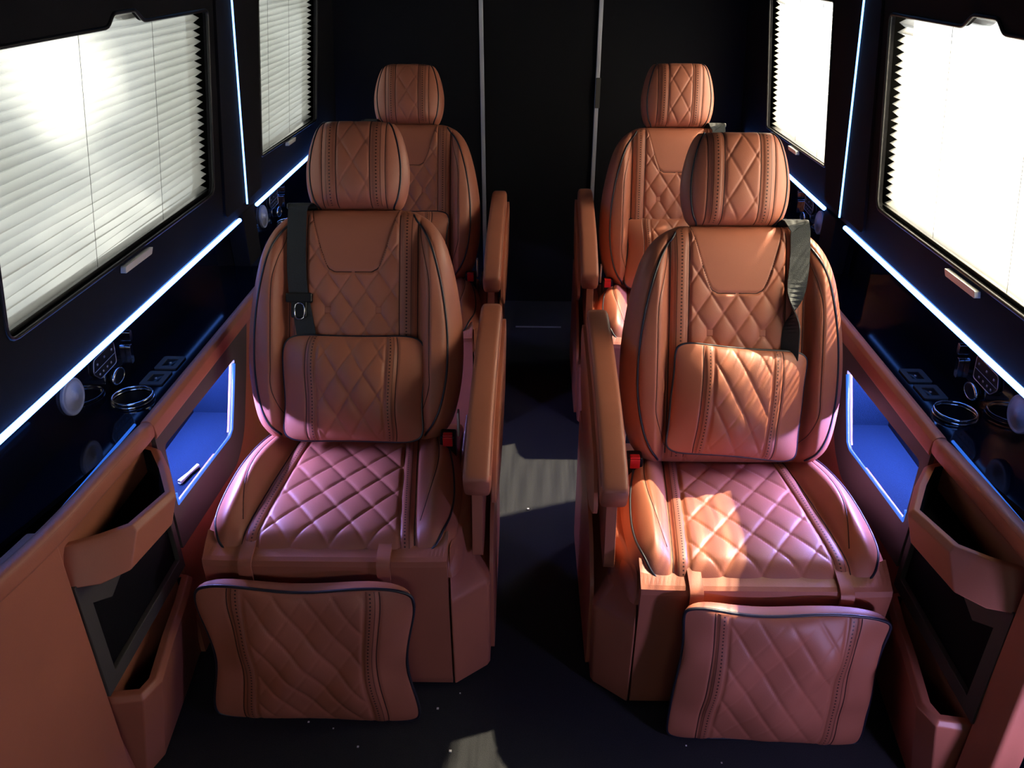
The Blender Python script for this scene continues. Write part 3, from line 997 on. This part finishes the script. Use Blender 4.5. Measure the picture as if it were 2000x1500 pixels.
    # storage panel with a lit opening
    o2 = 0 if front else 1.10
    hole = rounded([(1.868+o2, 0.582), (1.423+o2, 0.597), (1.417+o2, 0.437), (1.762+o2, 0.406)], [0.008, 0.015, 0.008, 0.02])
    if front: outp = rounded([(1.393, 0.636), (1.995, 0.636), (1.925, 0.50), (1.84, 0.36), (1.76, 0.315), (1.393, 0.335)], [0.001, 0.001, 0.05, 0.05, 0.03, 0.001])
    else: outp = [(2.46, 0.636), (3.10, 0.636), (3.0, 0.45), (2.93, 0.36), (2.46, 0.335)]
    V, F = prism(lambda a, b, d: (-0.800-d, D(a), b), outp, [hole], 0.0, 0.010)
    sp = mk('storage_panel', V, F, 'grey_trim', r, smooth=False)
    # leather skin behind and below the storage panel
    ya, yb_ = (1.393, 2.40) if front else (2.42, 3.62)
    big = [(ya, 0.0), (yb_, 0.0), (yb_, 0.640), (ya, 0.640)]
    c_ = np.mean(np.array(hole), 0); h2 = [tuple(c_+(np.array(p)-c_)*1.13) for p in hole]
    V, F = prism(lambda a, b, d: (-0.811-d, D(a), b), big, [h2], 0.0, 0.012)
    mk('lower_skin', V, F, 'vinyl', r, smooth=False)
    # compartment lining
    a0, a1 = 1.400+o2, 1.885+o2
    mb = MB()
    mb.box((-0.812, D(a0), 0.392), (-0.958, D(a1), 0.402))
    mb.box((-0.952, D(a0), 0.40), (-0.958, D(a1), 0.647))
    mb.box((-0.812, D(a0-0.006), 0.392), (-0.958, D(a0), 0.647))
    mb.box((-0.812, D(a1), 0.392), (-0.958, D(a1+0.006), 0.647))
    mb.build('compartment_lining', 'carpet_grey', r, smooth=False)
    # light guide along the bottom and rear edge of the opening
    cen = np.mean(np.array(hole), 0)
    seg = [(1.419+o2, 0.470), (1.421+o2, 0.437), (1.60+o2, 0.4225), (1.750+o2, 0.409), (1.770+o2, 0.420), (1.820+o2, 0.50), (1.862+o2, 0.570)]
    P = [(-0.803, D(a), b) for a, b in seg]
    V, F = ribbon(P, (0.5, 0, 1), 0.0062, 0.0030)
    mk('light_guide', V, F, 'led_guide', r)
    mb = MB(); mb.box((-0.950, D(a0+0.04), 0.634), (-0.938, D(a1-0.03), 0.643))
    cl = mb.build('compartment_light', 'led_violet', r)
    ld = bpy.data.lights.new('compartment_lamp', 'AREA'); ld.shape = 'RECTANGLE'; ld.size = 0.010; ld.size_y = 0.40
    ld.energy = NICHE_W; ld.color = (0.34, 0.33, 1.0)
    lo = bpy.data.objects.new('compartment_lamp', ld); COL.objects.link(lo); lo.parent = cl
    lo.location = (-0.943*MX, D((a0+a1)/2), 0.6325)
    zl = Vector((-0.80*MX, 0.0, 0.60)); yl = Vector((0, 1, 0)); xl = yl.cross(zl)
    lo.rotation_euler = Matrix((xl, yl, zl)).transposed().to_euler()
    return r

def door_panel(label):
    r = empty('door_panel', loc=(RX, 0, 0), label=label, cat='door panel')
    D = lambda y: y+DY
    yF = 0.30 if MX > 0 else 0.935
    # main skin with rising top edge
    top = catmull([(1.024, 0.686), (0.95, 0.695), (0.86, 0.708), (0.70, 0.74), (0.50, 0.79), (0.30, 0.83)], 5)
    poly = [(1.024, 0.0)] + [tuple(p) for p in top if p[0] >= yF-DY*0 - 1e-6] + [(yF, 0.0)]
    V, F = prism(lambda a, b, d: (-0.800-d - 0.03*max(0.0, 0.45-b), D(a), b), poly, [], 0.0, 0.05)
    mk('panel_skin', V, F, 'leather', r, smooth=False, bev=0.008)
    rl = catmull([(1.392, 0.655), (1.25, 0.664), (1.10, 0.671), (1.0, 0.679), (0.92, 0.690), (0.80, 0.712), (0.60, 0.757), (0.36, 0.81)], 5)
    rl = [p for p in rl if p[0] > yF]
    P = [(-0.811, D(p[0]), p[1]) for p in rl]
    V, F = sweep_rr(P, 0.016, 0.021, 18, 3.0); mk('leather_rail', V, F, 'leather', r)
    V, F = tube([(-0.7975, p[1], p[2]+0.0125) for p in P[2:-2]], 0.0011, n=5); mk('stitching', V, F, 'thread', r)
    # recessed bay
    V, F = prism(lambda a, b, d: (-0.822-d, D(a), b), [(1.0, 0.0), (1.396, 0.0), (1.396, 0.655), (1.0, 0.668)], [], 0.0, 0.02)
    mk('bay_skin', V, F, 'leather', r, smooth=False)
    fr = [(1.026, 0.556), (1.139, 0.470), (1.342, 0.393), (1.390, 0.380), (1.390, 0.285), (1.020, 0.292)]
    ml = [(1.062, 0.485), (1.130, 0.437), (1.323, 0.377), (1.372, 0.366), (1.372, 0.318), (1.058, 0.320)]
    fr = [(1.026, 0.556), (1.20, 0.556), (1.390, 0.556), (1.390, 0.285), (1.020, 0.285)]
    V, F = prism(lambda a, b, d: (-0.803-d, D(a), b), fr, [[(1.060, 0.490), (1.115, 0.452), (1.20, 0.485), (1.372, 0.485), (1.372, 0.318), (1.058, 0.318)]], 0.0, 0.012)
    mk('pocket_frame', V, F, 'grey_trim', r, smooth=False, bev=0.002)
    V, F = prism(lambda a, b, d: (-0.815-d, D(a), b), [(1.04, 0.552), (1.385, 0.552), (1.385, 0.30), (1.04, 0.30)], [], 0.0, 0.004)
    mk('pocket_net', V, F, 'net_and_shade', r, smooth=False)
    # bins: outer loop top/bottom, hollow
    def bin_(name, top, bot, zt, zb, th, mat, floor=True):
        n = len(top); V = []
        T = np.array(top, float); B = np.array(bot, float)
        def off(Q):
            out = []
            for i in range(n):
                a = Q[max(0, i-1)]; b = Q[min(n-1, i+1)]; t = (b-a)/np.linalg.norm(b-a)
                out.append(Q[i] + np.array([-abs(t[1])*1.0, 0])*th + (np.array([0, -t[0]])*th if t[0] > 0 else np.array([0, -t[0]])*th))
            return np.array(out)
        # inward = towards the wall and the bin centre
        cen = np.array([-0.825, (T[0][1]+T[-1][1])/2])
        def inn(Q, th=th):
            out = []
            for i in range(n):
                d = cen-Q[i]
                a = Q[max(0, i-1)]; b = Q[min(n-1, i+1)]; t = (b-a)/np.linalg.norm(b-a)
                nn = np.array([t[1], -t[0]])
                if nn @ d < 0: nn = -nn
                out.append(Q[i]+nn*th)
            return np.array(out)
        def strips(rows, close_last=None):
            V = []; F = []
            for Q, z in rows: V += [(q[0], D(q[1]), z) for q in Q]
            for a in range(len(rows)-1):
                for i in range(n-1): F.append((a*n+i, a*n+i+1, (a+1)*n+i+1, (a+1)*n+i))
            F.append(tuple((len(rows)-1)*n+i for i in range(n)))
            return V, F
        ch = 0.009
        V, F = strips([(inn(T), zt-0.001), (inn(T, ch), zt), (T, zt-0.012), (B, zb)])
        o = mk(name, V, F, mat, r, smooth=False, bev=0.003, seg=2)
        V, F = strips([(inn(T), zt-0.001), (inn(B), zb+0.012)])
        mk('pocket_shade', V, F, 'net_and_shade', o, smooth=False)  # inner faces coloured black to stand for the shade inside the pocket
        return o
    top = [(-0.822, 1.396), (-0.787, 1.382), (-0.740, 1.315), (-0.692, 1.228), (-0.722, 1.120), (-0.768, 1.082), (-0.822, 1.052)]
    bot = [(-0.822, 1.392), (-0.790, 1.376), (-0.750, 1.310), (-0.706, 1.212), (-0.728, 1.080), (-0.765, 1.042), (-0.822, 1.026)]
    bin_('upper_pocket', top, bot, 0.622, 0.552, 0.020, 'leather')
    top = [(-0.822, 1.394), (-0.790, 1.385), (-0.772, 1.30), (-0.758, 1.20), (-0.737, 1.085), (-0.755, 1.038), (-0.822, 1.026)]
    bot = [(-0.85, 1.392), (-0.82, 1.38), (-0.81, 1.30), (-0.80, 1.20), (-0.79, 1.10), (-0.808, 1.05), (-0.85, 1.04)]
    bin_('lower_pocket', top, bot, 0.265, 0.004, 0.024, 'vinyl')
    # thin blue light line between rail and shelf
    P = [(-0.8395, D(1.40), 0.664), (-0.8395, D(1.075), 0.668)]
    V, F = tube(P, 0.003, n=6); mk('light_guide', V, F, 'led_edge', r)
    return r

# floor, ceiling, ends
mb = MB(); mb.box((-1.05, -1.35, -0.03), (1.05, 3.75, 0.0)); o = mb.build('floor', 'carpet', smooth=False); tag(o, kind='structure')
mb = MB(); mb.box((-1.05, -1.35, 1.85), (1.05, 3.75, 1.88)); o = mb.build('ceiling', 'suede', smooth=False); tag(o, kind='structure')
mb = MB(); mb.box((-1.0, 3.65, 0.0), (-0.245, 3.70, 1.86)); mb.box((0.262, 3.65, 0.0), (1.0, 3.70, 1.86)); o = mb.build('wall_back', 'suede', smooth=False); tag(o, kind='structure')
d1 = empty('door_1'); tag(d1, 'black suede sliding partition door at the back of the aisle', 'door', kind='structure')
mb = MB(); mb.box((-0.250, 3.66, 0.0), (0.267, 3.69, 1.86)); mb.build('door_leaf', 'suede', d1, smooth=False)
mb = MB(); mb.box((0.252, 3.634, 0.925), (0.272, 3.642, 1.05)); mb.build('latch', 'grey_trim', d1, bev=0.002)
for i, x in enumerate((-0.241, 0.259)):
    mb = MB(); mb.box((x-0.009, 3.642, 0.0), (x+0.009, 3.66, 1.86)); o = mb.build('trim_%d' % (i+1), 'alu', smooth=False, bev=0.003); tag(o, kind='structure')
mb = MB(); mb.box((-0.085, 3.345, 0.0), (0.125, 3.352, 0.004)); o = mb.build('trim_3', 'alu', smooth=False); tag(o, kind='structure')
V, F = prism(xz, [(-1.0, 0.0), (1.0, 0.0), (1.0, 1.86), (-1.0, 1.86)], [[(-0.74, 1.10), (0.74, 1.10), (0.68, 1.52), (-0.68, 1.52)]], -1.35, -1.30)
o = mk('wall_front', V, F, 'suede', smooth=False); tag(o, kind='structure')

for side, mx, dy in (('left', 1.0, 0.0), ('right', -1.0, -0.085)):
    MX = mx; DY = dy; ZL = 0.0 if mx > 0 else 0.013
    wall_side('wall_' + side, 'black suede cabin wall on the %s' % side)
    window(1 if mx > 0 else 3, True, 'large front window on the %s' % side)
    window(2 if mx > 0 else 4, False, 'rear window on the %s' % side)
    blind(True, {'left': 'large pleated blind with grey folds in the near window on the left', 'right': 'large glowing white pleated blind in the near window on the right'}[side], 'pleated window blinds')
    blind(False, {'left': 'narrow pleated blind behind the left pillar, above the rear seat', 'right': 'narrow blazing white blind behind the right pillar, above the rear seat'}[side], 'pleated window blinds')
    DY = dy*0.4
    light_strip(0.2, 2.325 if mx > 0 else 2.30, 'led', 'long blue-white light strip under the near %s window' % side, 'blue light strips')
    light_strip(2.49, 3.60, 'led', 'short blue-white light strip under the rear %s window' % side, 'blue light strips')
    DY = dy
    light_strip(2.385, 0, 'led_thin', 'thin upright blue light line on the %s window pillar' % side, 'blue light strips', r=0.003, vertical=True)
    DY = 0.0 if mx > 0 else -0.012; RX = 0.0 if mx > 0 else 0.018
    console(True, 'glossy black console with leather rail and lit niche beside the %s front seat' % side)
    console(False, 'glossy black console along the wall beside the %s rear seat' % side)
    door_panel('terracotta leather door panel with two map pockets at the near %s' % side)
    mb = MB(); mb.box((-0.955, 2.36+DY, 0.62), (-0.90, 2.47+DY, 0.83)); mb.box((-0.955, 2.36+DY, 0.0), (-0.800, 2.46+DY, 0.66))
    MXs = MX; o = mb.build('trim_%d' % (4 if mx > 0 else 5), 'suede', smooth=False, bev=0.004); tag(o, kind='structure')
MX = 1.0; DY = 0.0
st = empty('step_light', (0.925, 0.70, 0.0), label='blue-violet step light low behind the near right door panel', cat='light')
mb = MB(); mb.box((-0.008, -0.10, 0.40), (0.012, 0.10, 0.42)); mb.build('housing', 'plastic', st, bev=0.002)
mb = MB(); mb.box((-0.010, -0.09, 0.402), (-0.0075, 0.09, 0.418)); mb.build('diffuser', 'led_edge', st)
ld = bpy.data.lights.new('step_lamp', 'AREA'); ld.shape = 'RECTANGLE'; ld.size = 0.18; ld.size_y = 0.016
ld.energy = STEP_W; ld.color = (0.55, 0.48, 1.0)
lo = bpy.data.objects.new('step_lamp', ld); COL.objects.link(lo); lo.parent = st
lo.location = (-0.013, 0.0, 0.41); lo.rotation_euler = Vector((0.72, -0.65, 0.25)).to_track_quat('Z', 'Y').to_euler()

# ================================================================== seats
MX = 1.0
sL = make_seat(28)
sL.location = (-0.446, 1.292, 0); sL.rotation_euler = (0, 0, math.radians(1.0))
tag(sL, 'near left terracotta leather captain seat with straight black belt down its back', 'seat', 'quilted leather captain seats')
turn_arm(sL, -0.018)
sRL = dup(sL, (-0.474, 2.400, 0), math.radians(1.0), 'rear left terracotta leather captain seat half hidden behind the near one')
MX = -1.0; ZO = -0.030
sR = make_seat(23, True)
ZO = 0.0
sR.location = (0.500, 1.262, 0); sR.rotation_euler = (0, 0, math.radians(1.0))
tag(sR, 'near right terracotta leather captain seat with twisted belt and sunlit cushion', 'seat', 'quilted leather captain seats')
turn_arm(sR, -0.014)
sRR = dup(sR, (0.515, 2.435, 0), math.radians(0.0), 'rear right terracotta leather captain seat below the bright rear window')
for c in sRR.children:
    if abs(c.rotation_euler[0]) > 0.2: c.rotation_euler[0] += math.radians(4.5)     # this one sits more upright
MX = 1.0

def on_seat(seat, x, y, z):
    v = Matrix.Rotation(seat.rotation_euler[2], 3, 'Z') @ Vector((x, y, z)); return tuple(v + seat.location)

# lumbar cushions
pb = make_pillow('lumbar_cushion', 0.368, 0.268, 0.052, 3, pinch=0.03, ear=0.07, bandx=(0.48, 0.64), qw=0.066, qh=0.105)
pillow_obj(pb, 'lumbar_cushion', 'small quilted leather cushion with dark piping, upright on the near left seat', 'cushion', on_seat(sL, 0.005, 0.362, 0.462), (math.radians(-27), 0, 0), (0.48, 0.64), 'quilted lumbar cushions')
pb = make_pillow('lumbar_cushion', 0.350, 0.275, 0.055, 8, pinch=0.05, ear=0.13, bandx=(0.44, 0.60), qw=0.060, qh=0.098, wq=0.55, wrinkle=0.006)
pillow_obj(pb, 'lumbar_cushion', 'small quilted leather cushion tilted to one side, on the near right seat', 'cushion', on_seat(sR, -0.012, 0.360, 0.455), (math.radians(-23), math.radians(4.5), 0), (0.44, 0.60), 'quilted lumbar cushions')
for st, rz, lb in ((sRL, -27, 'small leather cushion on the rear left seat, mostly hidden behind the near seat'), (sRR, -23, 'small sunlit leather cushion on the rear right seat, partly hidden')):
    pb = make_pillow('lumbar_cushion', 0.350, 0.270, 0.05, 11, pinch=0.04, ear=0.08, bandx=(0.48, 0.64))
    pillow_obj(pb, 'lumbar_cushion', lb, 'cushion', on_seat(st, -0.01, 0.355, 0.448 if st is sRL else 0.418), (math.radians(rz), 0, 0), (0.48, 0.64), 'quilted lumbar cushions')

# leg cushions hanging from two straps over the legrest ledge
def leg_cushion(seat, w, h, seed, rot, loc, label, straps, **k):
    pb = make_pillow('leg_cushion', w, h, 0.030, seed, thb=0.055, bandx=(0.56, 0.70), qw=0.064, qh=0.092, wq=0.45, **k)
    o = pillow_obj(pb, 'leg_cushion', label, 'cushion', on_seat(seat, *loc), rot, (0.56, 0.70), 'hanging leg cushions')
    inv = (Matrix.Translation(Vector(o.location)) @ o.rotation_euler.to_matrix().to_4x4()).inverted()
    for sx in straps:
        zo = -0.030 if seat is sR else 0.0
        pts = [(sx, 0.072, 0.36), (sx, 0.072, 0.403), (sx, 0.066, 0.4115), (sx, 0.034, 0.404), (sx, 0.004, 0.3935), (sx, -0.006, 0.380), (sx, -0.006, 0.35), (sx, -0.010, 0.31)]
        P = []
        for p in catmull(pts, 5):
            P.append(tuple(inv @ Vector(on_seat(seat, p[0], p[1], p[2]+zo))))
        V, F = ribbon(P, (1, 0, 0), 0.0145, 0.0028)
        mk('strap', V, F, 'leather', o, smooth=False, bev=0.0008, seg=2)
    return o
leg_cushion(sL, 0.478, 0.366, 21, (math.radians(-6), math.radians(0), math.radians(0)), (-0.036, -0.085, -0.004),
            'large quilted leather cushion hanging in front of the near left seat', (-0.168, 0.130), pinch=0.03, ear=0.09, wrinkle=0.008)
leg_cushion(sR, 0.455, 0.358, 34, (math.radians(-6), math.radians(2.0), math.radians(0)), (0.018, -0.085, -0.004),
            'large quilted leather cushion hanging askew in front of the near right seat', (-0.150, 0.165), pinch=0.045, ear=0.10, wrinkle=0.010)

# leather-wrapped pillar foot beyond the right door panel
V, F = prism(yz, rounded([(0.70, 0.0), (0.86, 0.0), (0.84, 0.30), (0.80, 0.66), (0.70, 0.70)], 0.04), [], 0.885, 0.925)
o = mk('pillar_trim', V, F, 'leather', None, smooth=False, bev=0.015)
tag(o, 'curved terracotta leather pillar trim at the lower right edge, beyond the door panel', 'trim')

# small loose things
V = []; F = []; n = 20
prof = [(0.0, 0.0052), (0.004, 0.0068), (0.040, 0.0042), (0.075, 0.0052), (0.076, 0.0035)]
for (l, rr) in prof: V += [(rr*math.cos(2*PI*k/n), l, rr*math.sin(2*PI*k/n)) for k in range(n)]
for j in range(len(prof)-1): F += [(j*n+k, j*n+(k+1) % n, (j+1)*n+(k+1) % n, (j+1)*n+k) for k in range(n)]
F.append(tuple(range(n))); F.append(tuple(len(V)-n+k for k in range(n)))
o = mk('plastic_tube', V, F, 'white', loc=(-0.855, 1.545, 0.409), rot=(0, 0, math.radians(-14)))
tag(o, 'small white tapered plastic tube lying in the blue-lit niche', 'tube')
rnd = random.Random(4); mb = MB()
for (x, y, s) in ((-0.162, 1.285, 2), (-0.21, 1.24, 3), (-0.50, 1.195, 2.5), (-0.44, 1.18, 2), (-0.375, 1.135, 2.5), (-0.17, 1.13, 3.5), (-0.01, 1.99, 4), (-0.30, 1.22, 2), (0.35, 1.16, 2), (0.42, 1.12, 2)):
    s *= 0.0008; mb.box((x-s, y-s*0.8, 0.0002), (x+s, y+s, 0.0002+s))
o = mb.build('crumbs', 'white', smooth=False); tag(o, 'tiny white crumbs scattered on the black carpet', 'crumbs', kind='stuff')
